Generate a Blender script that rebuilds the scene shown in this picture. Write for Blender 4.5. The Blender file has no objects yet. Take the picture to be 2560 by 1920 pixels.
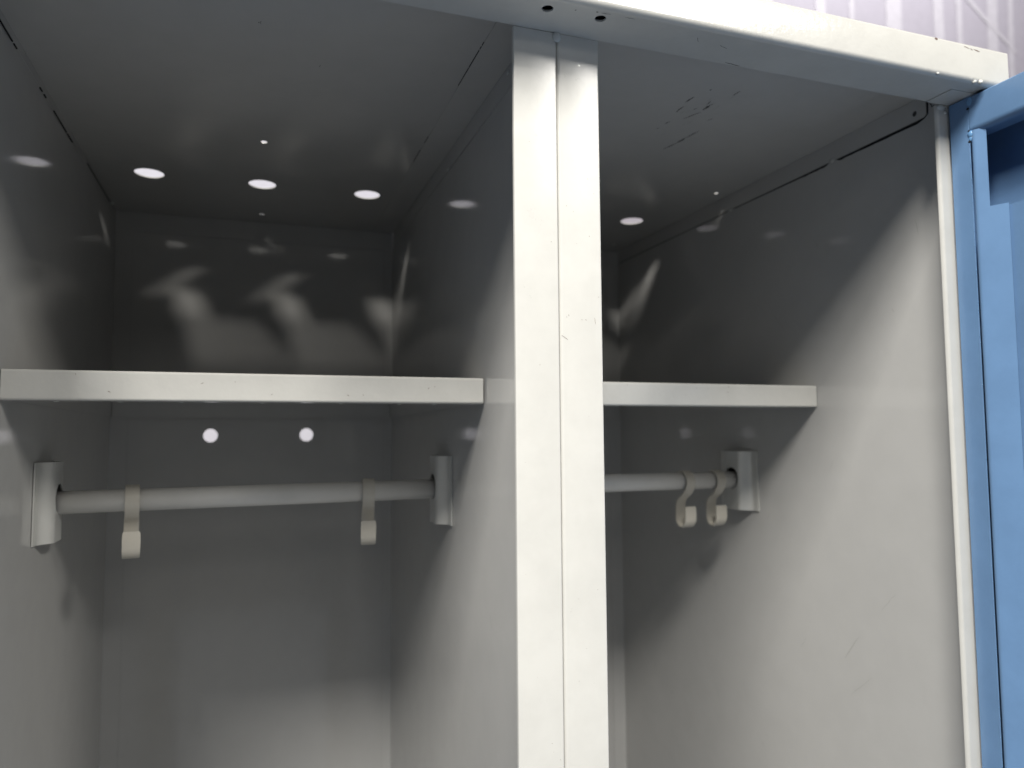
import bpy, bmesh, math, random
from mathutils import Vector, Matrix
from mathutils.geometry import delaunay_2d_cdt

random.seed(7)
scene = bpy.context.scene
C = scene.collection
Z0 = 1.55                      # eye level above the floor; all heights below are relative to it

# ------------------------------------------------------------------ camera
cam_data = bpy.data.cameras.new('camera')
cam = bpy.data.objects.new('camera', cam_data)
C.objects.link(cam)
cam_data.sensor_fit = 'HORIZONTAL'
cam_data.sensor_width = 36.0
cam_data.lens = 1874.57 / 2560 * 36
cam_data.clip_start = 0.02
cam_data.clip_end = 60
CP = Vector((-0.1587, -0.37376, 0.00823 + Z0))
cx, cy, cz = (0.944, -0.32988, -0.00728), (-0.01668, -0.06975, 0.99743), (-0.32954, -0.94144, -0.07134)
cam.matrix_world = Matrix(((cx[0], cy[0], cz[0], CP.x), (cx[1], cy[1], cz[1], CP.y), (cx[2], cy[2], cz[2], CP.z), (0, 0, 0, 1)))
cam_data.dof.use_dof = True
cam_data.dof.focus_distance = 0.43
cam_data.dof.aperture_fstop = 7.5
scene.camera = cam

# ------------------------------------------------------------------ world (dim room light) and exposure
w = bpy.data.worlds.new('World')
scene.world = w
w.use_nodes = True
w.node_tree.nodes['Background'].inputs[0].default_value = (0.80, 0.86, 1.0, 1)
w.node_tree.nodes['Background'].inputs[1].default_value = 0.040
scene.view_settings.view_transform = 'Standard'
scene.view_settings.look = 'None'
scene.view_settings.exposure = 0
scene.view_settings.gamma = 1
scene.cycles.use_denoising = True
scene.cycles.max_bounces = 10
scene.cycles.diffuse_bounces = 6
scene.cycles.glossy_bounces = 6
scene.cycles.sample_clamp_indirect = 4

# ------------------------------------------------------------------ ceiling lamps of the hall, and added fill lights
def area(name, loc, sx, sy, power, color, rot=(0, 0, 0)):
    d = bpy.data.lights.new(name, 'AREA')
    d.shape = 'RECTANGLE'; d.size = sx; d.size_y = sy; d.energy = power; d.color = color
    o = bpy.data.objects.new(name, d); C.objects.link(o)
    o.location = (loc[0], loc[1], loc[2] + Z0); o.rotation_euler = rot
    return o
WARM = (1.0, 0.965, 0.90)
area('hall_or_fill_lamp', (-0.67, -1.70, 1.72), 0.42, 0.60, 70, WARM)
area('hall_or_fill_lamp', (-1.04, -1.12, 1.75), 1.0, 0.55, 88, WARM)
area('hall_or_fill_lamp', (1.60, -2.50, 1.75), 0.50, 1.25, 112, WARM)
area('hall_or_fill_lamp', (-0.9, -5.2, 1.75), 2.6, 0.40, 120, WARM, rot=(math.radians(-35), 0, 0))  # added low fill for the post tops and the back walls
area('hall_or_fill_lamp', (-0.5, -7.0, 1.95), 6.0, 3.2, 110, WARM)  # added glowing panel, stands for the bright hall in reflections
area('hall_or_fill_lamp', (0.3, 0.75, 2.0), 4.5, 0.25, 60, (0.97, 0.97, 1.0), rot=(math.radians(84), 0, 0))      # added, unseen light washing the printed wall

# ------------------------------------------------------------------ materials
def mat(name, color, rough=0.3, metal=0.0, bump=0.0, bscale=300, mottle=0.0, coat=0.0, spec=0.5, rvar=0.0, dent=0.0):
    m = bpy.data.materials.new(name); m.use_nodes = True
    nt = m.node_tree; b = nt.nodes['Principled BSDF']
    b.inputs['Base Color'].default_value = (*color, 1)
    b.inputs['Roughness'].default_value = rough
    b.inputs['Metallic'].default_value = metal
    b.inputs['Specular IOR Level'].default_value = spec
    b.inputs['Coat Weight'].default_value = coat
    b.inputs['Coat Roughness'].default_value = 0.05
    tc = nt.nodes.new('ShaderNodeTexCoord')
    if bump:
        n = nt.nodes.new('ShaderNodeTexNoise'); n.inputs['Scale'].default_value = bscale
        n.inputs['Detail'].default_value = 2
        nt.links.new(tc.outputs['Object'], n.inputs['Vector'])
        bp = nt.nodes.new('ShaderNodeBump'); bp.inputs['Strength'].default_value = 1
        bp.inputs['Distance'].default_value = bump
        nt.links.new(n.outputs['Fac'], bp.inputs['Height'])
        if dent:                                   # slow waviness of thin sheet metal
            n3 = nt.nodes.new('ShaderNodeTexNoise'); n3.inputs['Scale'].default_value = 5.5; n3.inputs['Detail'].default_value = 0.5
            nt.links.new(tc.outputs['Object'], n3.inputs['Vector'])
            b3 = nt.nodes.new('ShaderNodeBump'); b3.inputs['Strength'].default_value = 1; b3.inputs['Distance'].default_value = dent
            nt.links.new(n3.outputs['Fac'], b3.inputs['Height'])
            nt.links.new(b3.outputs['Normal'], bp.inputs['Normal'])
        nt.links.new(bp.outputs['Normal'], b.inputs['Normal'])
        nt.links.new(bp.outputs['Normal'], b.inputs['Coat Normal'])
    if mottle:
        n2 = nt.nodes.new('ShaderNodeTexNoise'); n2.inputs['Scale'].default_value = 35
        n2.inputs['Detail'].default_value = 6; n2.inputs['Roughness'].default_value = 0.65
        nt.links.new(tc.outputs['Object'], n2.inputs['Vector'])
        r = nt.nodes.new('ShaderNodeValToRGB')
        r.color_ramp.elements[0].position = 0.35; r.color_ramp.elements[1].position = 0.62
        r.color_ramp.elements[0].color = (*[c * (1 - mottle) for c in color], 1)
        r.color_ramp.elements[1].color = (*color, 1)
        nt.links.new(n2.outputs['Fac'], r.inputs['Fac'])
        nt.links.new(r.outputs['Color'], b.inputs['Base Color'])
        if rvar:
            mr = nt.nodes.new('ShaderNodeMapRange')
            mr.inputs['To Min'].default_value = rough; mr.inputs['To Max'].default_value = rough + rvar
            nt.links.new(n2.outputs['Fac'], mr.inputs['Value'])
            nt.links.new(mr.outputs['Result'], b.inputs['Roughness'])
    return m

M = {
    'grey': mat('inside_paint_shaded', (0.532, 0.528, 0.515), 0.07, bump=0.000012, bscale=420, mottle=0.035, rvar=0.04, dent=0.00035),  # same paint as the frame, darkened to deepen the shade inside
    'post': mat('post_paint_lit', (0.60, 0.595, 0.565), 0.24, bump=0.00003, bscale=300, mottle=0.06, rvar=0.10, dent=0.0004),  # this and the next: lighter copies of that paint for the lit front
    'white': mat('frame_paint_lit', (0.60, 0.595, 0.565), 0.10, bump=0.0001, bscale=300, mottle=0.06, rvar=0.06, dent=0.0004),
    'blue': mat('blue_door_paint', (0.148, 0.268, 0.465), 0.20, bump=0.00003, bscale=600, mottle=0.08, rvar=0.1),
    'rod': mat('rod_plastic', (0.74, 0.73, 0.70), 0.28, mottle=0.05),
    'bracket': mat('silver_paint', (0.74, 0.74, 0.71), 0.30, metal=0.3, mottle=0.06),
    'hook': mat('cream_plastic', (0.60, 0.57, 0.50), 0.38, mottle=0.06),
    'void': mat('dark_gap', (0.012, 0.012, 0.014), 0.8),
    'scuff': mat('rubber_scuff', (0.05, 0.05, 0.05), 0.7),
    'faint': mat('faint_rub', (0.40, 0.40, 0.38), 0.25),
    'chip': mat('paint_chip', (0.16, 0.11, 0.09), 0.6),
    'steel': mat('zinc_steel', (0.55, 0.55, 0.56), 0.3, metal=1.0),
    'weld': mat('painted_weld', (0.60, 0.61, 0.59), 0.12, bump=0.0002, bscale=500),
    'weldblue': mat('painted_blue_weld', (0.16, 0.34, 0.60), 0.15, bump=0.0002, bscale=500),
    'print': mat('printed_lilac', (0.50, 0.46, 0.505), 0.6, mottle=0.06),
    'stem': mat('printed_white', (0.66, 0.62, 0.65), 0.6, mottle=0.1),
    'bright_print': mat('print_brightened', (0.70, 0.685, 0.75), 0.6, mottle=0.05),  # part of the print whitened so the locker holes look brightly lit
    'pinkish': mat('printed_rose', (0.56, 0.42, 0.45), 0.6, mottle=0.15),
    'floor': mat('floor_vinyl', (0.17, 0.195, 0.235), 0.4, mottle=0.25),
}

# ------------------------------------------------------------------ helpers
def obj(name, bm, m, parent=None, bevel=0.0, seg=2, smooth=False):
    me = bpy.data.meshes.new(name)
    bmesh.ops.recalc_face_normals(bm, faces=bm.faces)
    bm.to_mesh(me); bm.free()
    me.materials.append(M[m])
    o = bpy.data.objects.new(name, me); C.objects.link(o)
    if parent: o.parent = parent
    if smooth:
        for p in me.polygons: p.use_smooth = True
    if bevel:
        mod = o.modifiers.new('bevel', 'BEVEL'); mod.width = bevel; mod.segments = seg
        mod.limit_method = 'ANGLE'; mod.angle_limit = math.radians(50)
        mod.harden_normals = True
        for p in me.polygons: p.use_smooth = True
    return o

def V(x, y, z): return Vector((x, y, z + Z0))

def add_box(bm, x0, x1, y0, y1, z0, z1):
    v = [bm.verts.new(V(x, y, z)) for x in (x0, x1) for y in (y0, y1) for z in (z0, z1)]
    for f in ((0, 1, 3, 2), (4, 6, 7, 5), (0, 4, 5, 1), (2, 3, 7, 6), (0, 2, 6, 4), (1, 5, 7, 3)):
        bm.faces.new([v[i] for i in f])

def box(name, m, parent, x0, x1, y0, y1, z0, z1, bevel=0.0, seg=2):
    bm = bmesh.new(); add_box(bm, x0, x1, y0, y1, z0, z1)
    return obj(name, bm, m, parent, bevel, seg)

def inside(pt, poly):
    x, y = pt; c = False; n = len(poly)
    for i in range(n):
        x1, y1 = poly[i]; x2, y2 = poly[(i + 1) % n]
        if (y1 > y) != (y2 > y) and x < (x2 - x1) * (y - y1) / (y2 - y1) + x1: c = not c
    return c

def add_plate(bm, outline, holes, f, n, th, grid=None, hseg=40):
    """flat (or mapped) sheet: outline polygon and (u, v, radius) holes; f(u, v) -> point, n(u, v) -> offset direction"""
    pts = [Vector(p) for p in outline]; k = len(pts)
    edges = [(i, (i + 1) % k) for i in range(k)]
    hp = []
    for (u, v, r) in holes:
        s = len(pts)
        ring = [Vector((u + r * math.cos(2 * math.pi * i / hseg), v + r * math.sin(2 * math.pi * i / hseg))) for i in range(hseg)]
        hp.append([tuple(q) for q in ring]); pts += ring
        edges += [(s + i, s + (i + 1) % hseg) for i in range(hseg)]
    if grid:
        us = [p[0] for p in outline]; vs = [p[1] for p in outline]
        for i in range(1, grid[0]):
            for j in range(1, grid[1]):
                q = (min(us) + (max(us) - min(us)) * i / grid[0], min(vs) + (max(vs) - min(vs)) * j / grid[1])
                if inside(q, outline) and all((q[0] - h[0]) ** 2 + (q[1] - h[1]) ** 2 > (h[2] * 1.08) ** 2 for h in holes):
                    pts.append(Vector(q))
    vs2, _, fs, _, _, _ = delaunay_2d_cdt(pts, edges, [], 0, 1e-7)
    keep = []
    for t in fs:
        c = sum((vs2[i] for i in t), Vector((0, 0))) / len(t)
        if inside(c, [tuple(p) for p in outline]) and not any(inside(c, h) for h in hp): keep.append(t)
    a = {}; b = {}
    for t in keep:
        for i in t:
            if i not in a:
                u, v = vs2[i]; P = f(u, v); a[i] = bm.verts.new(P); b[i] = bm.verts.new(P + n(u, v) * th)
    cnt = {}
    for t in keep:
        bm.faces.new([a[i] for i in t]); bm.faces.new([b[i] for i in reversed(t)])
        for i in range(len(t)):
            e = (t[i], t[(i + 1) % len(t)]); cnt[e] = 1
    for (i, j) in list(cnt):
        if (j, i) not in cnt: bm.faces.new([a[j], a[i], b[i], b[j]])

def rect(u0, u1, v0, v1): return [(u0, v0), (u1, v0), (u1, v1), (u0, v1)]

def add_strip(bm, prof, x0, x1, th, axis='x'):
    """open sheet profile [(a, b)] swept along x (a=y, b=z) or along z (a=x, b=y), thickened to the left of the path"""
    n = len(prof); off = []
    for i in range(n):
        p0 = Vector(prof[max(i - 1, 0)]); p1 = Vector(prof[min(i + 1, n - 1)])
        d = (p1 - p0).normalized(); off.append(Vector(prof[i]) + Vector((-d.y, d.x)) * th)
    loop = [Vector(p) for p in prof] + off[::-1]
    def P(q, s):
        return V(s, q.x, q.y) if axis == 'x' else V(q.x, q.y, s)
    A = [bm.verts.new(P(q, x0)) for q in loop]; B = [bm.verts.new(P(q, x1)) for q in loop]
    k = len(loop)
    for i in range(k):
        bm.faces.new([A[i], A[(i + 1) % k], B[(i + 1) % k], B[i]])
    for i in range(n - 1):
        for L in (A, B): bm.faces.new([L[i], L[i + 1], L[k - 2 - i], L[k - 1 - i]])

def arc(cx_, cy_, r, a0, a1, n=6):
    return [(cx_ + r * math.cos(math.radians(a0 + (a1 - a0) * i / n)), cy_ + r * math.sin(math.radians(a0 + (a1 - a0) * i / n))) for i in range(n + 1)]

def add_blob(bm, x, y, z, rx, ry, rz, jit=0.25):
    r = bmesh.ops.create_icosphere(bm, subdivisions=2, radius=1)
    for v in r['verts']:
        k = 1 + random.uniform(-jit, jit)
        v.co = V(x + v.co.x * rx * k, y + v.co.y * ry * k, z + v.co.z * rz * k)

def blob(name, m, parent, *a, jit=0.25):
    bm = bmesh.new(); add_blob(bm, *a, jit=jit); return obj(name, bm, m, parent, smooth=True)

def add_tube(bm, p0, p1, r, n=40, cap=True):
    d = (p1 - p0).normalized(); a = d.orthogonal().normalized(); b = d.cross(a)
    A = []; B = []
    for i in range(n):
        t = 2 * math.pi * i / n; o = a * math.cos(t) * r + b * math.sin(t) * r
        A.append(bm.verts.new(p0 + o)); B.append(bm.verts.new(p1 + o))
    for i in range(n): bm.faces.new([A[i], A[(i + 1) % n], B[(i + 1) % n], B[i]])
    if cap: bm.faces.new(A); bm.faces.new(B[::-1])

def empty(name, loc, label, cat, group=None):
    o = bpy.data.objects.new(name, None); C.objects.link(o); o.location = loc
    o['label'] = label; o['category'] = cat
    if group: o['group'] = group
    return o

# ------------------------------------------------------------------ setting: floor and the printed wall behind
bm = bmesh.new(); add_box(bm, -6, 7, -6, 2.2, -Z0 - 0.1, -Z0)
fl = obj('floor', bm, 'floor'); fl['kind'] = 'structure'

YB = 1.6
bd = empty('printed_wall', (0, YB, 0), 'pale lilac printed wall with blurred white stems behind the locker', 'wall')
def child_box(*a, **k):
    o = box(*a, **k); o.location = o.location - Vector(bd.location); return o
child_box('wall_sheet', 'print', bd, 0.95, 6.5, YB, YB + 0.05, -Z0, 2.4)
child_box('wall_sheet', 'bright_print', bd, -5, 0.95, YB, YB + 0.05, -Z0, 2.4)
def print_strip(name, m, pts, wd, dy=0.002):
    bm = bmesh.new(); n = len(pts); L = []; Rr = []
    for i in range(n):
        p0 = Vector(pts[max(i - 1, 0)]); p1 = Vector(pts[min(i + 1, n - 1)]); d = (p1 - p0).normalized(); nn = Vector((-d.y, d.x)) * wd[i] / 2
        c = Vector(pts[i]); L.append(c + nn); Rr.append(c - nn)
    LA = [bm.verts.new(V(q.x, YB - dy, q.y)) for q in L]; RA = [bm.verts.new(V(q.x, YB - dy, q.y)) for q in Rr]
    for i in range(n - 1): bm.faces.new([LA[i], LA[i + 1], RA[i + 1], RA[i]])
    o = obj(name, bm, m, bd); o.location = -Vector(bd.location)
stems = [(1.66, .042), (1.79, .02), (1.985, .075), (2.19, .05), (2.29, .032), (2.465, .05), (2.56, .028), (2.76, .06), (1.44, .03), (1.28, .06)]

xx = 3.0
while xx < 6.3:
    stems.append((xx, random.uniform(.02, .07))); xx += random.uniform(.1, .32)
for sx_, wd in stems:
    pts = []; n = 9
    for i in range(n):
        z = -1.3 + 3.6 * i / (n - 1)
        pts.append((sx_ + (z - 1.5) * 0.02 + random.uniform(-.006, .006), z))
    print_strip('printed_stem', 'stem', pts, [wd * random.uniform(.8, 1.15) for _ in pts])
for sx_, wd in ((.90, .10), (.80, .03), (.62, .07), (.47, .025), (-.62, .06), (-.85, .03), (-1.1, .08), (-1.5, .04), (-1.8, .07), (-2.3, .05), (-2.7, .08)):
    print_strip('printed_stem', 'print', [(sx_ + random.uniform(-.006, .006), -1.3 + .45 * i) for i in range(9)], [wd * random.uniform(.8, 1.2) for _ in range(9)])
print_strip('printed_branch', 'stem', [(2.30, 1.66), (2.42, 1.57), (2.58, 1.46)], [.02, .018, .012], 0.003)
print_strip('printed_branch', 'stem', [(1.99, 1.60), (2.09, 1.75), (2.20, 1.95)], [.02, .018, .012], 0.003)
bm = bmesh.new()
child_box('printed_band', 'pinkish', bd, 2.66, 2.74, YB - 0.0045, YB - 0.0005, -1.3, 2.3)
bm.free()

# ------------------------------------------------------------------ the locker
WL, W, G, D = -0.2955, 0.2953, 0.0021, 0.4999
H, ZR, ZT, T = 0.2515, 0.2343, 0.2592, 0.0315
ZB = -1.45
locker = empty('steel_locker', (0, 0, 0), 'light grey two-compartment steel locker with a blue door standing open at its right side', 'locker')

def wall_poly(top, y0=0.0024, y1=D, jag=None, notch=None):
    p = [(y0, ZB), (y1, ZB)] + top
    return p
def side_wall(name, x, dx, top, th=0.0009):
    """sheet in the y-z plane with a given (y, z) top edge from back to front"""
    out = [(0.0024, ZB), (D, ZB)] + top
    bm = bmesh.new()
    add_plate(bm, out, [], lambda u, v: V(x, u, v), lambda u, v: Vector((dx, 0, 0)), th)
    return obj(name, bm, 'grey', locker)

# right-hand wall of the right compartment: top edge leaves a dark, ragged slot under the ceiling flange
FZ = H - 0.0158
top = [(D, FZ - 0.0003)]
y = 0.49
while y > 0.028:
    gap = 0.0009 + 0.0017 * max(0, (0.26 - y)) / 0.24
    if y < 0.15: gap += random.choice([0, 0, 0.0002, 0.0005]) * (1 if y > 0.055 else 0.3)
    if abs(y - 0.1125) < 0.004 or abs(y - 0.252) < 0.005: gap = 0.0001
    top.append((y, FZ - gap)); y -= 0.0035 if y < 0.27 else 0.02
top += [(0.0225, FZ - 0.0012), (0.0188, FZ + 0.0012), (0.0183, 0.2513), (0.0024, 0.2513)]
side_wall('side_panel', W, 1, top)
box('side_panel', 'grey', locker, 0.2992, 0.3, 0.0024, D + 0.001, ZB, ZT - 0.002)
# walls of the left compartment
def straight_top(g0, g1): return [(D, FZ - g1), (0.30, FZ - (g0 + g1) / 2), (0.06, FZ - g0), (0.022, FZ - g0), (0.0195, 0.2513), (0.0024, 0.2513)]
side_wall('partition_panel', -G, 1, [(D, FZ - .0003), (0.26, FZ - .0004), (0.236, FZ - .00005), (0.232, FZ - .00005), (0.228, FZ - .0008), (0.15, FZ - .0007), (0.09, FZ - .0002), (0.022, FZ - .0001), (0.0195, 0.2513), (0.0024, 0.2513)])
side_wall('partition_panel', G, -1, straight_top(0.0006, 0.0003))
side_wall('side_panel', WL, -1, [(D, .2470), (0.33, .2466), (0.3, .2462), (0.06, .2447), (0.0195, .2447), (0.019, .2513), (0.0024, .2513)])
box('side_panel', 'grey', locker, -0.3, -0.2992, 0.0024, D + 0.001, ZB, ZT - 0.002)

# ceiling panels with three vent holes each and small screw holes
def ceiling_panel(x0, x1, vents, smalls):
    bm = bmesh.new()
    holes = [(x, y, 0.0125) for x, y in vents] + [(x, y, r) for x, y, r in smalls]
    add_plate(bm, rect(x0, x1, 0.0005, D - 0.00005), holes, lambda u, v: V(u, v, H), lambda u, v: Vector((0, 0, 1)), 0.0009)
    return obj('ceiling_panel', bm, 'grey', locker)
ceiling_panel(-0.2991, -0.00003, [(-0.249, .367), (-0.151, .367), (-0.0515, .367)], [(-0.1514, .2584, .0027), (-0.1497, .4679, .0027)])
ceiling_panel(0.00003, 0.2991, [(0.050, .367), (0.149, .367), (0.2455, .367)], [(0.2799, .254, .0022), (0.150, .2584, .0027)])
# side flanges of the ceiling panels
def flange(x, dx, m='grey', zb=FZ, y0=0.0205, screw=False):
    bm = bmesh.new()
    out = [(y0, H - 0.0002), (y0, zb + 0.0016), (y0 + 0.0025, zb + 0.0002), (y0 + .008, zb), (D - .002, zb), (D - .002, H - 0.0002)]
    holes = [(0.0303, 0.2415, 0.0020)] if screw else []
    add_plate(bm, out, holes, lambda u, v: V(x, u, v), lambda u, v: Vector((dx, 0, 0)), 0.0009)
    return obj('ceiling_flange', bm, m, locker)
f_ = flange(W - 0.0003, 1, screw=True)
bm = bmesh.new(); add_tube(bm, V(W + 0.0002, 0.0303, 0.2415), V(W + 0.0030, 0.0303, 0.2415), 0.0018, 20)
obj('rivet', bm, 'scuff', locker)
flange(-G - 0.0003, 1)
flange(G + 0.0003, -1)
flange(WL + 0.0003, -1, zb=0.2452)
box('gap_shade', 'void', locker, W + 0.0012, W + 0.0034, 0.003, D - .002, 0.222, 0.2508)  # black filler boxes put in for the shade behind the slots
box('gap_shade', 'void', locker, -0.00055, 0.00055, 0.003, D - .002, 0.222, 0.2508)
box('gap_shade', 'void', locker, WL - 0.004, WL - 0.0012, 0.003, D - .002, 0.222, 0.2508)
blob('weld_bead', 'weld', locker, W - 0.0004, 0.1125, 0.2362, 0.0008, 0.0028, 0.0022)
blob('weld_bead', 'weld', locker, W - 0.0004, 0.2520, 0.2352, 0.0008, 0.0026, 0.0020)
blob('weld_bead', 'weld', locker, -G - 0.0004, 0.2335, 0.2364, 0.0008, 0.0026, 0.0022)
blob('weld_bead', 'weld', locker, -G - 0.0004, 0.0760, 0.2472, 0.0007, 0.0020, 0.0016)
# folded seam along the ceiling of the left compartment
box('ceiling_seam', 'grey', locker, -0.0262, -G - 0.0006, 0.021, D - .002, H - 0.0007, H - 0.0001)
for ya, yb in ((.052, .0555), (.0575, .060), (.0625, .085), (.0865, .112), (.205, .218), (.235, .262)):
    box('seam_gap', 'void', locker, -0.0266, -0.02625, ya, yb, H - 0.0006, H - 0.00005)
for ya, yb in ((.09, .128), (.131, .137), (.19, .196), (.201, .206), (.228, .268), (.271, .288), (.345, .455)):
    bm = bmesh.new()                                                 # short open bits of the left-hand seam
    za = zb_ = .2450 + .003 * (ya > .3)
    v = [V(WL + 0.0008, ya, za), V(WL + 0.0008, yb, zb_), V(WL + 0.0008, yb, zb_ - .0007), V(WL + 0.0008, ya, za - .0007)]
    a = [bm.verts.new(p) for p in v]; b = [bm.verts.new(p - Vector((0.0009, 0, 0))) for p in v]
    bm.faces.new(a)
    for j in range(4): bm.faces.new([a[j], a[(j + 1) % 4], b[(j + 1) % 4], b[j]])
    obj('seam_gap', bm, 'void', locker)
blob('rivet', 'weld', locker, WL + 0.002, 0.462, 0.2482, 0.0018, 0.0018, 0.0018, jit=0.05)
blob('rivet', 'weld', locker, -0.1497, .4679, H - .0002, 0.0022, 0.0022, 0.0006, jit=0.05)
blob('rivet', 'weld', locker, 0.2731, .4639, H - .0006, 0.0022, 0.0022, 0.0012, jit=0.05)

# back panels with two peg holes each, and the folded side lips they are welded to
def back_panel(x0, x1, holes):
    bm = bmesh.new()
    add_plate(bm, rect(x0, x1, ZB, H + 0.0011), [(x, z, 0.0073) for x, z in holes], lambda u, v: V(u, D, v), lambda u, v: Vector((0, 1, 0)), 0.0009)
    return obj('back_panel', bm, 'grey', locker)
back_panel(WL - .001, -G, [(-0.1983, 0.0128), (-0.0982, 0.0131)])
back_panel(G, W + .001, [(0.098, 0.013), (0.198, 0.013)])
for x0, x1 in ((WL, WL + 0.0165), (-G - 0.010, -G), (G, G + 0.0165), (W - 0.0165, W)):
    box('back_lip', 'grey', locker, x0, x1, D - 0.0011, D - 0.0002, ZB + .002, H - 0.0012)
bm = bmesh.new(); add_box(bm, WL + 0.0165, -G - 0.010, D - 0.0009, D - 0.0002, 0.2300, 0.2500)
obj('back_lip', bm, 'grey', locker)

# shelves
def shelf(x0, x1):
    y0, y1, z0, z1, r = (0.1401 if x0 > 0 else 0.1312), D - 0.003, 0.0321, 0.0503, 0.0016
    prof = [(y0 + 0.012, z0)] + arc(y0 + r, z0 + r, r, 270, 180, 5) + arc(y0 + r, z1 - r, r, 180, 90, 5) + [(y1, z1)]
    bm = bmesh.new(); add_strip(bm, [(a, b) for a, b in prof][::-1], x0, x1, 0.0009)
    o = obj('shelf', bm, 'white', locker, smooth=False)
    for p in o.data.polygons: p.use_smooth = False
    box('shelf_end', 'grey', o, x0 + .0002, x0 + 0.0011, y0 + 0.0015, y1, z0 + .0004, z1 - 0.0014)
    box('shelf_end', 'grey', o, x1 - 0.0011, x1 - .0002, y0 + 0.0015, y1, z0 + .0004, z1 - 0.0014)
    box('shelf_end', 'grey', o, x0 + .0015, x1 - .0015, y1 - 0.0009, y1, z0 + .0004, z1 - 0.0014)
    return o
shelf(WL + 0.0006, -G - 0.0014)
shelf(G + 0.0014, W - 0.0007)

# stiles (front posts): rounded sheet lips, 2.4 mm hem
def stile(x0, x1, r0, r1, ztop=ZR - 0.0004):
    t = 0.0024
    bm = bmesh.new()
    left = arc(x0 + r0, r0, r0, 180, 270, 6); right = arc(x1 - r1, r1, r1, 270, 360, 6)
    loop = left + right + [(x1, max(t, r1)), (x1 - .0001, t + .0001), (x0 + .0001, t + .0001), (x0, max(t, r0))]
    A = [bm.verts.new(V(x, y, ZB)) for x, y in loop]; B = [bm.verts.new(V(x, y, ztop)) for x, y in loop]
    k = len(loop)
    for i in range(k): bm.faces.new([A[i], A[(i + 1) % k], B[(i + 1) % k], B[i]])
    bm.faces.new(A[::-1]); bm.faces.new(B)
    bmesh.ops.remove_doubles(bm, verts=bm.verts, dist=1e-6)
    o = obj('stile', bm, 'post', locker)
    for p in o.data.polygons: p.use_smooth = abs(p.normal.z) < .5
    o.data.set_sharp_from_angle(angle=math.radians(35))
    return o
stile(-0.0257, -0.00020, 0.0008, 0.0009)
stile(0.00025, 0.0257, 0.0019, 0.0008)
stile(0.2812, 0.3000, 0.0024, 0.0016, ZR - 0.0012)
stile(-0.3000, -0.2743, 0.0016, 0.0016, ZR - 0.0012)
blob('weld_bead', 'weld', locker, 0.0001, -0.0003, 0.2318, 0.0026, 0.0012, 0.0032, jit=0.12)
blob('weld_bead', 'weld', locker, 0.2850, -0.0002, 0.2318, 0.0040, 0.0012, 0.0020)
blob('weld_bead', 'weld', locker, 0.2885, 0.0002, 0.2285, 0.0012, 0.0014, 0.0014)

# top rail: hollow, round bends, pin holes in its underside
rr = 0.0034
bm = bmesh.new()
prof = arc(-T + rr, ZR + rr, rr, 270, 180, 8) + arc(-T + rr, ZT - rr * .6, rr * .6, 180, 90, 6)[0:] + [(-0.0005, ZT)]
prof = [prof[0]] + prof[1:]
prof = arc(-T + rr, ZR + rr, rr, 270, 180, 8) + arc(-T + rr * .6, ZT - rr * .6, rr * .6, 180, 90, 6) + [(0.0010, ZT)]
add_strip(bm, prof[::-1], -0.308, 0.308, 0.0010)
add_plate(bm, rect(-0.308, 0.308, -T + rr, 0.0), [(-0.0136, -0.0205, 0.0031), (0.0171, -0.0208, 0.0031), (0.2968, -0.0232, 0.0050), (-0.2968, -0.0232, 0.0050)],
          lambda u, v: V(u, v, ZR), lambda u, v: Vector((0, 0, 1)), 0.0010)
bmesh.ops.remove_doubles(bm, verts=bm.verts, dist=1e-6)
rail = obj('top_rail', bm, 'white', locker)
for p in rail.data.polygons: p.use_smooth = True
rail.data.set_sharp_from_angle(angle=math.radians(35))
box('rail_back', 'white', rail, -0.3075, 0.3075, -0.0001, 0.0009, ZR + .0012, ZT - .0012)
for sx_ in (-1, 1):
    x = 0.308 * sx_
    bm = bmesh.new()
    add_plate(bm, arc(-T + rr, ZR + rr, rr, 270, 180, 6) + arc(-T + rr * .6, ZT - rr * .6, rr * .6, 180, 90, 6) + [(0.001, ZT), (0.001, ZR)], [],
              lambda u, v: V(x, u, v), lambda u, v: Vector((sx_, 0, 0)), 0.0006)
    o = obj('rail_end', bm, 'white', rail)
box('rail_shade_sheet', 'void', rail, -0.306, 0.306, -T + 0.0045, -0.0015, ZR + 0.012, ZR + 0.013)  # black sheet standing in for the dark seen through the pin holes
# gusset patch beside the right stile and the top sheet of the carcass sides
box('corner_plate', 'white', rail, 0.272, 0.2935, -0.0195, -0.0002, ZR - 0.0007, ZR - 0.0001, bevel=0.0003, seg=1)
box('corner_plate', 'white', rail, -0.2935, -0.272, -0.0195, -0.0002, ZR - 0.0007, ZR - 0.0001, bevel=0.0003, seg=1)
box('bottom_panel', 'grey', locker, WL - .004, W + .002, 0.003, D, ZB, ZB + 0.001)
box('plinth', 'white', locker, -0.3, 0.3, 0.01, D, -Z0, ZB - 0.001)

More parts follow.
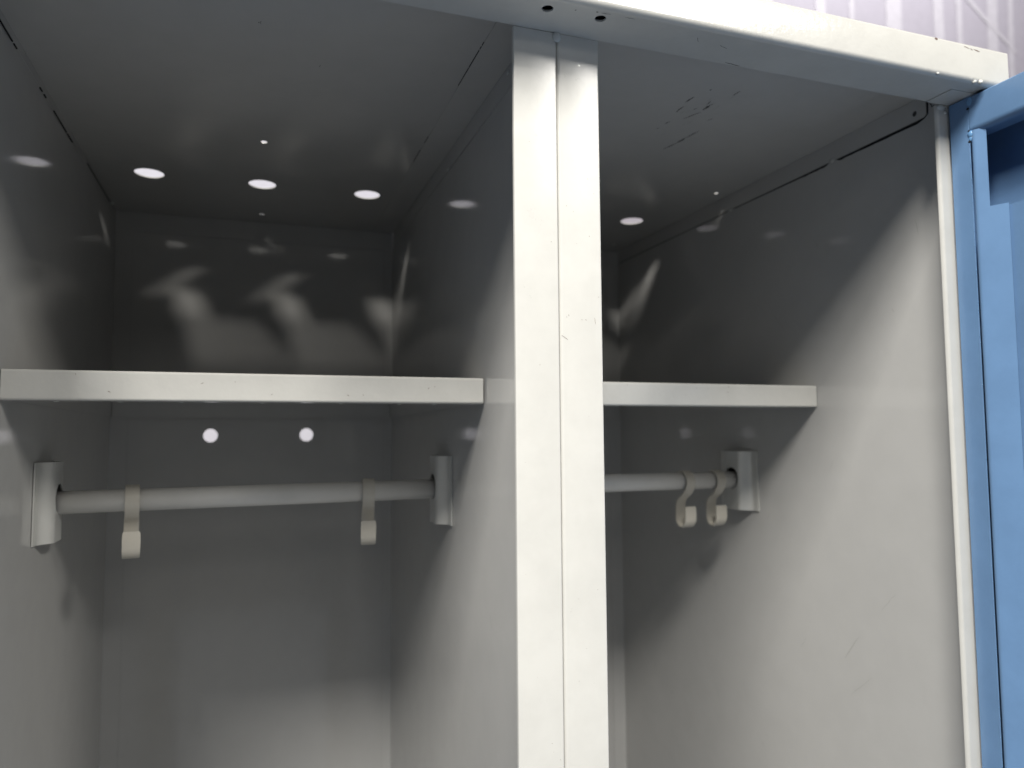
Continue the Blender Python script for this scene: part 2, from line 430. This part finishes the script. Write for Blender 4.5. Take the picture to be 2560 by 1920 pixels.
# hanging rods and their pierced brackets
RZ, RR = -0.0348, 0.0081
def rod(x0, y0, x1, y1, z0, z1):
    bm = bmesh.new(); add_tube(bm, V(x0, y0, z0), V(x1, y1, z1), RR, 48)
    o = obj('hanging_rod', bm, 'rod', locker)
    for p in o.data.polygons: p.use_smooth = len(p.vertices) == 4
    return o
rod(WL + .003, 0.240, -G - .003, 0.250, RZ - .0008, RZ + 0.0006)
rod(G + .003, 0.250, W - .003, 0.250, RZ + .0012, RZ + 0.0006)
def bracket(xw, inw, yc):
    """sheet bracket bulging from the wall at x=xw towards inw; u = y offset, v = z"""
    def h(u):
        a = abs(u)
        if a > 0.0225: return 0.0014
        if a < 0.0095: return 0.0100
        t = (0.0225 - a) / 0.013
        return 0.0014 + 0.0086 * (t * t * (3 - 2 * t))
    f = lambda u, v: V(xw + inw * h(u), yc + u, v)
    n = lambda u, v: Vector((-inw, 0, 0))
    bm = bmesh.new()
    add_plate(bm, [(-0.029 + 0.058 * i / 48, -0.0625) for i in range(49)] + [(0.029 - 0.058 * i / 48, -0.0065) for i in range(49)],
              [(0, RZ + 0.0022, 0.0104)], f, n, 0.0010, grid=(48, 14), hseg=48)
    o = obj('rod_bracket', bm, 'bracket', locker)
    for p in o.data.polygons: p.use_smooth = True
    o.data.set_sharp_from_angle(angle=math.radians(45))
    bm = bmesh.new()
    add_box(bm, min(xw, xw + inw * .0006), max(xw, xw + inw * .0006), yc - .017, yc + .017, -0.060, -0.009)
    obj('bracket_shade', bm, 'void', o)  # black slab painting the shade behind the rod hole
    return o
for x in (-.27, -.235, -.20, -.151, -.10, -.06, -.035, .06, .11, .16, .22, .26):
    blob('spot_weld', 'weld', locker, x, .1480, .03225, .0016, .0016, .0004, jit=.1)
bracket(WL, 1, 0.240); bracket(-G, -1, 0.250); bracket(G, 1, 0.250); bracket(W, -1, 0.250)

# marks on the paint, each a thin smear of its own shape lying on its surface
def mark(pts, wd, f, m='scuff', name='scuff_mark'):
    bm = bmesh.new(); n = len(pts); L = []; R = []
    for i, p in enumerate(pts):
        p0 = Vector(pts[max(i - 1, 0)]); p1 = Vector(pts[min(i + 1, n - 1)])
        d = (p1 - p0).normalized(); q = Vector((-d.y, d.x))
        w_ = wd * (0.25 + 0.75 * math.sin(math.pi * (i + .35) / (n - .3))) * random.uniform(.7, 1.2) / 2
        c = Vector(p); L.append(bm.verts.new(f(*(c + q * w_)))); R.append(bm.verts.new(f(*(c - q * w_))))
    for i in range(n - 1): bm.faces.new([L[i], L[i + 1], R[i + 1], R[i]])
    return obj(name, bm, m, locker)
def ln(a, b, n=8, j=0.0004):
    return [(a[0] + (b[0] - a[0]) * i / n + random.uniform(-j, j), a[1] + (b[1] - a[1]) * i / n + random.uniform(-j, j)) for i in range(n + 1)]
onceil = lambda u, v: V(u, v, H - 0.00012)
for a, b, wd in (((.1376, .0858), (.139, .0755), .0007), ((.1401, .1021), (.1400, .0917), .0006), ((.1432, .123), (.1441, .118), .0006),
                 ((.1416, .1341), (.1427, .1308), .0004), ((.1521, .1103), (.1575, .0963), .0006), ((.1572, .092), (.1575, .0842), .0013),
                 ((.155, .0842), (.1542, .077), .0004), ((.1575, .0845), (.1586, .0805), .0004), ((.1642, .0655), (.1648, .0574), .0005),
                 ((.1685, .1693), (.1727, .1526), .0007), ((.1727, .1526), (.1735, .1428), .0013), ((.1735, .1428), (.1765, .1265), .0007),
                 ((.1436, .0635), (.1439, .0622), .0008), ((.150, .094), (.151, .091), .0004), ((.171, .108), (.173, .103), .0004)):
    mark(ln(a, b), wd * 1.7, onceil)
mark(ln((-.1575, .0735), (-.1562, .0712), 5), .0006, onceil); mark(ln((-.1570, .0738), (-.1560, .0742), 3, .0001), .0005, onceil)
mark(ln((-.1195, .116), (-.1190, .1135), 4, .0002), .0004, onceil)
for _ in range(16):
    a = (random.uniform(.137, .172), random.uniform(.065, .15)); mark(ln(a, (a[0] + random.uniform(0, .001), a[1] - random.uniform(.001, .008)), 4, .0003), random.uniform(.0003, .0006), onceil, 'faint')
onst = lambda u, v: V(u, -0.00008, v)
for a, b, wd in (((.0010, .0637), (.0047, .0613), .00022), ((.0040, .0741), (.0043, .0737), .0003), ((.0052, .0752), (.0055, .0744), .00025),
                 ((.0131, .0729), (.0134, .0726), .0003), ((.0155, .0731), (.0158, .0724), .0003), ((.0210, .0741), (.0214, .0705), .0002),
                 ((.0133, .2180), (.0142, .2172), .0010)):
    mark(ln(a, b, 4, .00008), wd, onst, 'chip' if wd < .0005 else 'bracket')
for _ in range(26):
    x = random.choice([random.uniform(-.024, -.002), random.uniform(.003, .024)]); z = random.uniform(-.21, .2)
    s_ = random.uniform(.0001, .00028)
    mark(ln((x, z), (x + random.uniform(-2, 2) * s_, z + 2 * s_), 2, .00003), s_, onst, 'chip', 'paint_speck')
onrail = lambda u, v: V(u, -T - 0.00008, v)
mark([(.2455, .2578), (.2462, .2576), (.2470, .2575), (.2478, .2577)], .0016, onrail, 'chip', 'paint_chip')
for a, b, wd in (((.270, .2565), (.2745, .2560), .0005), ((.2755, .2560), (.2775, .2551), .0006), ((.2785, .2560), (.2835, .2552), .0007), ((.0705, .2462), (.0716, .2446), .0003), ((.0722, .2462), (.0762, .2425), .0003)):
    mark(ln(a, b, 5, .0002), wd, onrail, 'chip')
onunder = lambda u, v: V(u, v, ZR - 0.00008)
for a, b, wd in (((.0005, -.0237), (.0015, -.0245), .0007), ((.0120, -.0263), (.0133, -.0261), .0009), ((.0150, -.0261), (.0205, -.0263), .0004),
                 ((.0290, -.0265), (.0350, -.0266), .0003), ((.11, -.002), (.121, -.0008), .0006), ((.095, -.018), (.101, -.016), .0004), ((.078, -.021), (.081, -.017), .0003)):
    mark(ln(a, b, 5, .0002), wd, onunder, 'scuff')
onw = lambda u, v: V(W - 0.0001, u, v)
mark(ln((.0165, .2405), (.0135, .2408), 4, .0003), .0009, onw); mark(ln((.0175, .2435), (.0155, .2410), 4, .0003), .0010, onw)
for _ in range(26):
    a = (random.uniform(.03, .42), random.uniform(-.4, .2)); q = random.uniform(-1, 1)
    L_ = random.uniform(.004, .03)
    mark(ln(a, (a[0] + L_ * q, a[1] - L_ * .8), 7, .0004), random.uniform(.0002, .0005), onw, 'faint')
    mark(ln((a[0], a[1] - .1), (a[0] - L_ * q, a[1] - .1 - L_ * .7), 6, .0004), random.uniform(.0002, .0004), lambda u, v: V(-G - 0.0001, u, v), 'faint')
onsh = lambda u, v: V(u, 0.1400, v)
onsh2 = lambda u, v: V(u, 0.1311, v)
for _ in range(9):
    a = (random.uniform(.03, .28), random.uniform(.034, .0485)); mark(ln(a, (a[0] + random.uniform(-.002, .002), a[1] + .0008), 3, .0001), random.uniform(.0002, .0004), onsh, 'chip')
    a = (random.uniform(-.28, -.02), random.uniform(.034, .0485)); mark(ln(a, (a[0] + random.uniform(-.002, .002), a[1] + .0008), 3, .0001), random.uniform(.0002, .0004), onsh2, 'chip')
blob('weld_bead', 'weld', locker, 0.279, -T + .0012, ZR + .0006, 0.0012, 0.0016, 0.0012); blob('weld_bead', 'weld', locker, 0.284, -T + .0008, ZR + .0010, 0.0016, 0.0016, 0.0014)
blob('weld_bead', 'weld', locker, 0.2475, -T + .0008, ZR + .0010, 0.0012, 0.0010, 0.0008)

# ------------------------------------------------------------------ doors, open square to the front
def door(side):
    """side=+1: right-hand door; built as open at 90 degrees, s mirrors it for the left one"""
    s = side
    X = lambda x: (s * x)
    def bx(name, m, par, x0, x1, *a, **k): return box(name, m, par, min(X(x0), X(x1)), max(X(x0), X(x1)), *a, **k)
    y1, y0 = -0.0018, -0.2975
    zt, zb = 0.2325, -1.44
    d = bx('door', 'blue', locker, 0.3185, 0.3193, y0, y1, zb, zt)                     # outer skin
    bx('hinge_edge', 'blue', d, 0.2905, 0.3183, y1 - 0.0010, y1, zb, zt - .0002)
    bx('hinge_lip', 'blue', d, 0.2899, 0.2908, -0.0162, y1 - 0.0002, zb, zt, bevel=0.0003, seg=1)
    # top channel: flat face, rounded underside
    r = 0.0045; z0 = 0.2075
    prof = [(X(0.306), z0)] + [(X(0.2899 + r), z0)] if False else None
    pts = [(0.3183, zt), (0.2899 + 0.001, zt), (0.2899, zt - 0.001), (0.2899, z0 + r)]
    pts += [(0.2899 + r - r * math.cos(math.radians(a)), z0 + r - r * math.sin(math.radians(a))) for a in (15, 30, 45, 60, 75, 90)] + [(0.3035, z0), (0.3035, z0 + .006)]
    bm = bmesh.new(); n = len(pts); off = []
    for i in range(n):
        p0 = Vector(pts[max(i - 1, 0)]); p1 = Vector(pts[min(i + 1, n - 1)]); dd = (p1 - p0).normalized()
        off.append(Vector(pts[i]) + Vector((-dd.y, dd.x)) * 0.0009)
    loop = [Vector(p) for p in pts] + off[::-1]; k = len(loop)
    A = [bm.verts.new(V(X(q.x), -0.0166, q.y)) for q in loop]; B = [bm.verts.new(V(X(q.x), y0 + .017, q.y)) for q in loop]
    for i in range(k): bm.faces.new([A[i], A[(i + 1) % k], B[(i + 1) % k], B[i]])
    for i in range(n - 1):
        for L_ in (A, B): bm.faces.new([L_[i], L_[i + 1], L_[k - 2 - i], L_[k - 1 - i]])
    o = obj('top_channel', bm, 'blue', d)
    for p in o.data.polygons: p.use_smooth = True
    o.data.set_sharp_from_angle(angle=math.radians(40))
    # inner frame: rounded roll then a face sloping away from the lip
    prof = [(0.2955, -0.01665), (0.2925, -0.01668), (0.2909, -0.0170), (0.2900, -0.0177), (0.2896, -0.0187), (0.2897, -0.0196), (0.2901, -0.0205)]
    end1 = (0.2929, -0.0259); end2 = (0.2975, -0.0351)
    for (ztop, zbot, end) in ((z0 + .0015, 0.1560, end1), (0.1560, zb + .02, end2)):
        bm = bmesh.new(); pr = prof + [end, (end[0] + .0009, end[1] + .0007), (0.2955, -0.0200)]
        L1 = [bm.verts.new(V(X(a), b, ztop)) for a, b in pr]; L2 = [bm.verts.new(V(X(a), b, zbot)) for a, b in pr]
        fs_ = []
        for i in range(len(pr) - 1):
            f = bm.faces.new([L1[i], L1[i + 1], L2[i + 1], L2[i]]); f.smooth = i < 6
        o = obj('inner_frame', bm, 'blue', d)
    # far (latch) edge, bottom channel, inner stiffening sheet
    bx('latch_edge', 'blue', d, 0.2905, 0.3183, y0, y0 + 0.001, zb, zt - .0002)
    bx('latch_lip', 'blue', d, 0.2899, 0.2908, y0 + .0002, y0 + 0.0165, zb, zt, bevel=0.0003, seg=1)
    bx('bottom_channel', 'blue', d, 0.2899, 0.3183, y0 + .017, -0.0166, zb, zb + .02)
    bx('inner_sheet', 'blue', d, 0.2992, 0.3000, y0 + .04, -0.0335, zb + .03, 0.1552)
    bx('patch_plate', 'blue', d, 0.3176, 0.3184, -0.120, -0.0505, 0.1775, 0.2040)
    # hex nut under the channel
    bm = bmesh.new(); add_tube(bm, V(X(0.3180), -0.0560, 0.1985), V(X(0.3110), -0.0560, 0.1985), 0.0042, 6)
    add_tube(bm, V(X(0.3180), -0.0560, 0.1985), V(X(0.3170), -0.0560, 0.1985), 0.0056, 20)
    add_tube(bm, V(X(0.3112), -0.0560, 0.1985), V(X(0.3080), -0.0560, 0.1985), 0.0024, 16)
    obj('nut', bm, 'steel', d)
    # weld beads in the seam
    for (yy, zz, rx, ry, rz) in ((-0.0172, 0.2292, .0009, .0024, .0034), (-0.0168, 0.2070, .0012, .0022, .0026), (-0.0168, 0.2040, .0007, .0014, .0018)):
        blob('weld_bead', 'weldblue', d, X(0.2903), yy, zz, rx, ry, rz, jit=0.08)
    bm = bmesh.new()
    for z_, r_ in ((0.2247, .0011), (0.2095, .0009), (0.2022, .0009)):
        add_blob(bm, X(0.2899), -0.0160, z_, 0.0004, r_, r_ * .8, jit=.05)
    obj('weld_hole', bm, 'void', d)
    bm = bmesh.new()
    for _ in range(70):
        z_ = random.uniform(-0.22, 0.2); r_ = random.uniform(.0001, .00022)
        add_blob(bm, X(0.2898), -0.0163, z_, r_, r_, r_ * random.uniform(1, 3), jit=.2)
    oo = obj('paint_nib', bm, 'weldblue', d); oo['kind'] = 'stuff'
    return d
door(1); door(-1)
# hinge pin of the right door
bm = bmesh.new(); add_tube(bm, V(0.2990, -0.0232, 0.2240), V(0.2990, -0.0232, 0.2352), 0.0022, 20)
obj('hinge_pin', bm, 'steel', locker)

# ------------------------------------------------------------------ S-hooks hanging on the rods
def hook_mesh():
    path = []
    path += [(-(RR + 1.6e-3) * math.cos(a) if False else 0, 0)] if False else []
    R = RR + 0.0017
    pts = [(R * math.cos(math.radians(a)), R * math.sin(math.radians(a))) for a in range(215, -46, -15)]     # over the rod
    pts += [(0.0040, -0.0105), (0.0005, -0.0130), (-0.0035, -0.0152), (-0.0066, -0.0185), (-0.0080, -0.0230), (-0.0082, -0.0290)]
    pts += [(-0.0002 + 0.0080 * math.cos(math.radians(a)), -0.0335 + 0.0085 * math.sin(math.radians(a))) for a in range(185, 361, 14)]
    pts += [(0.0080, -0.0290), (0.0077, -0.0240), (0.0076, -0.0228)]
    n = len(pts); th = 0.0017; bm = bmesh.new(); rows = []
    for i, p in enumerate(pts):
        p0 = Vector(pts[max(i - 1, 0)]); p1 = Vector(pts[min(i + 1, n - 1)]); d = (p1 - p0).normalized(); q = Vector((-d.y, d.x))
        t = max(0, (i - n * .45) / (n * .55)); wd = 0.0095 + 0.0030 * t
        if i >= n - 2: wd *= 0.96 if i == n - 2 else 0.84
        c = Vector(p); r = []
        for (sx_, so) in ((-1, -1), (-.75, -1.15), (.75, -1.15), (1, -1), (1, 1), (.75, 1.15), (-.75, 1.15), (-1, 1)):
            k = c + q * (th / 2 * so * .9)
            r.append(bm.verts.new((wd / 2 * sx_, -k.x, k.y)))
        rows.append(r)
    for i in range(n - 1):
        for j in range(8): bm.faces.new([rows[i][j], rows[i][(j + 1) % 8], rows[i + 1][(j + 1) % 8], rows[i + 1][j]])
    bm.faces.new(rows[0]); bm.faces.new(rows[-1][::-1])
    bmesh.ops.recalc_face_normals(bm, faces=bm.faces)
    me = bpy.data.meshes.new('coat_hook'); bm.to_mesh(me); bm.free(); me.materials.append(M['hook'])
    for p in me.polygons: p.use_smooth = True
    me.set_sharp_from_angle(angle=math.radians(50))
    return me
hm = hook_mesh()
for x, y, yaw, lab in ((-0.2390, 0.2420, 8, 'cream plastic S-hook seen face on near the left end of the left compartment rod'),
                       (-0.0662, 0.2478, -6, 'cream plastic S-hook near the right end of the left compartment rod'),
                       (0.2330, 0.2500, 4, 'cream plastic S-hook on the right compartment rod, the one farther from the wall bracket'),
                       (0.2670, 0.2500, 3, 'cream plastic S-hook on the right compartment rod, the one closest to the wall bracket')):
    h = bpy.data.objects.new('coat_hook', hm); C.objects.link(h)
    h.location = V(x, y, RZ); h.rotation_euler = (0, 0, math.radians(yaw))
    h['label'] = lab; h['category'] = 'hook'; h['group'] = 'cream S-hooks hanging on the rods'
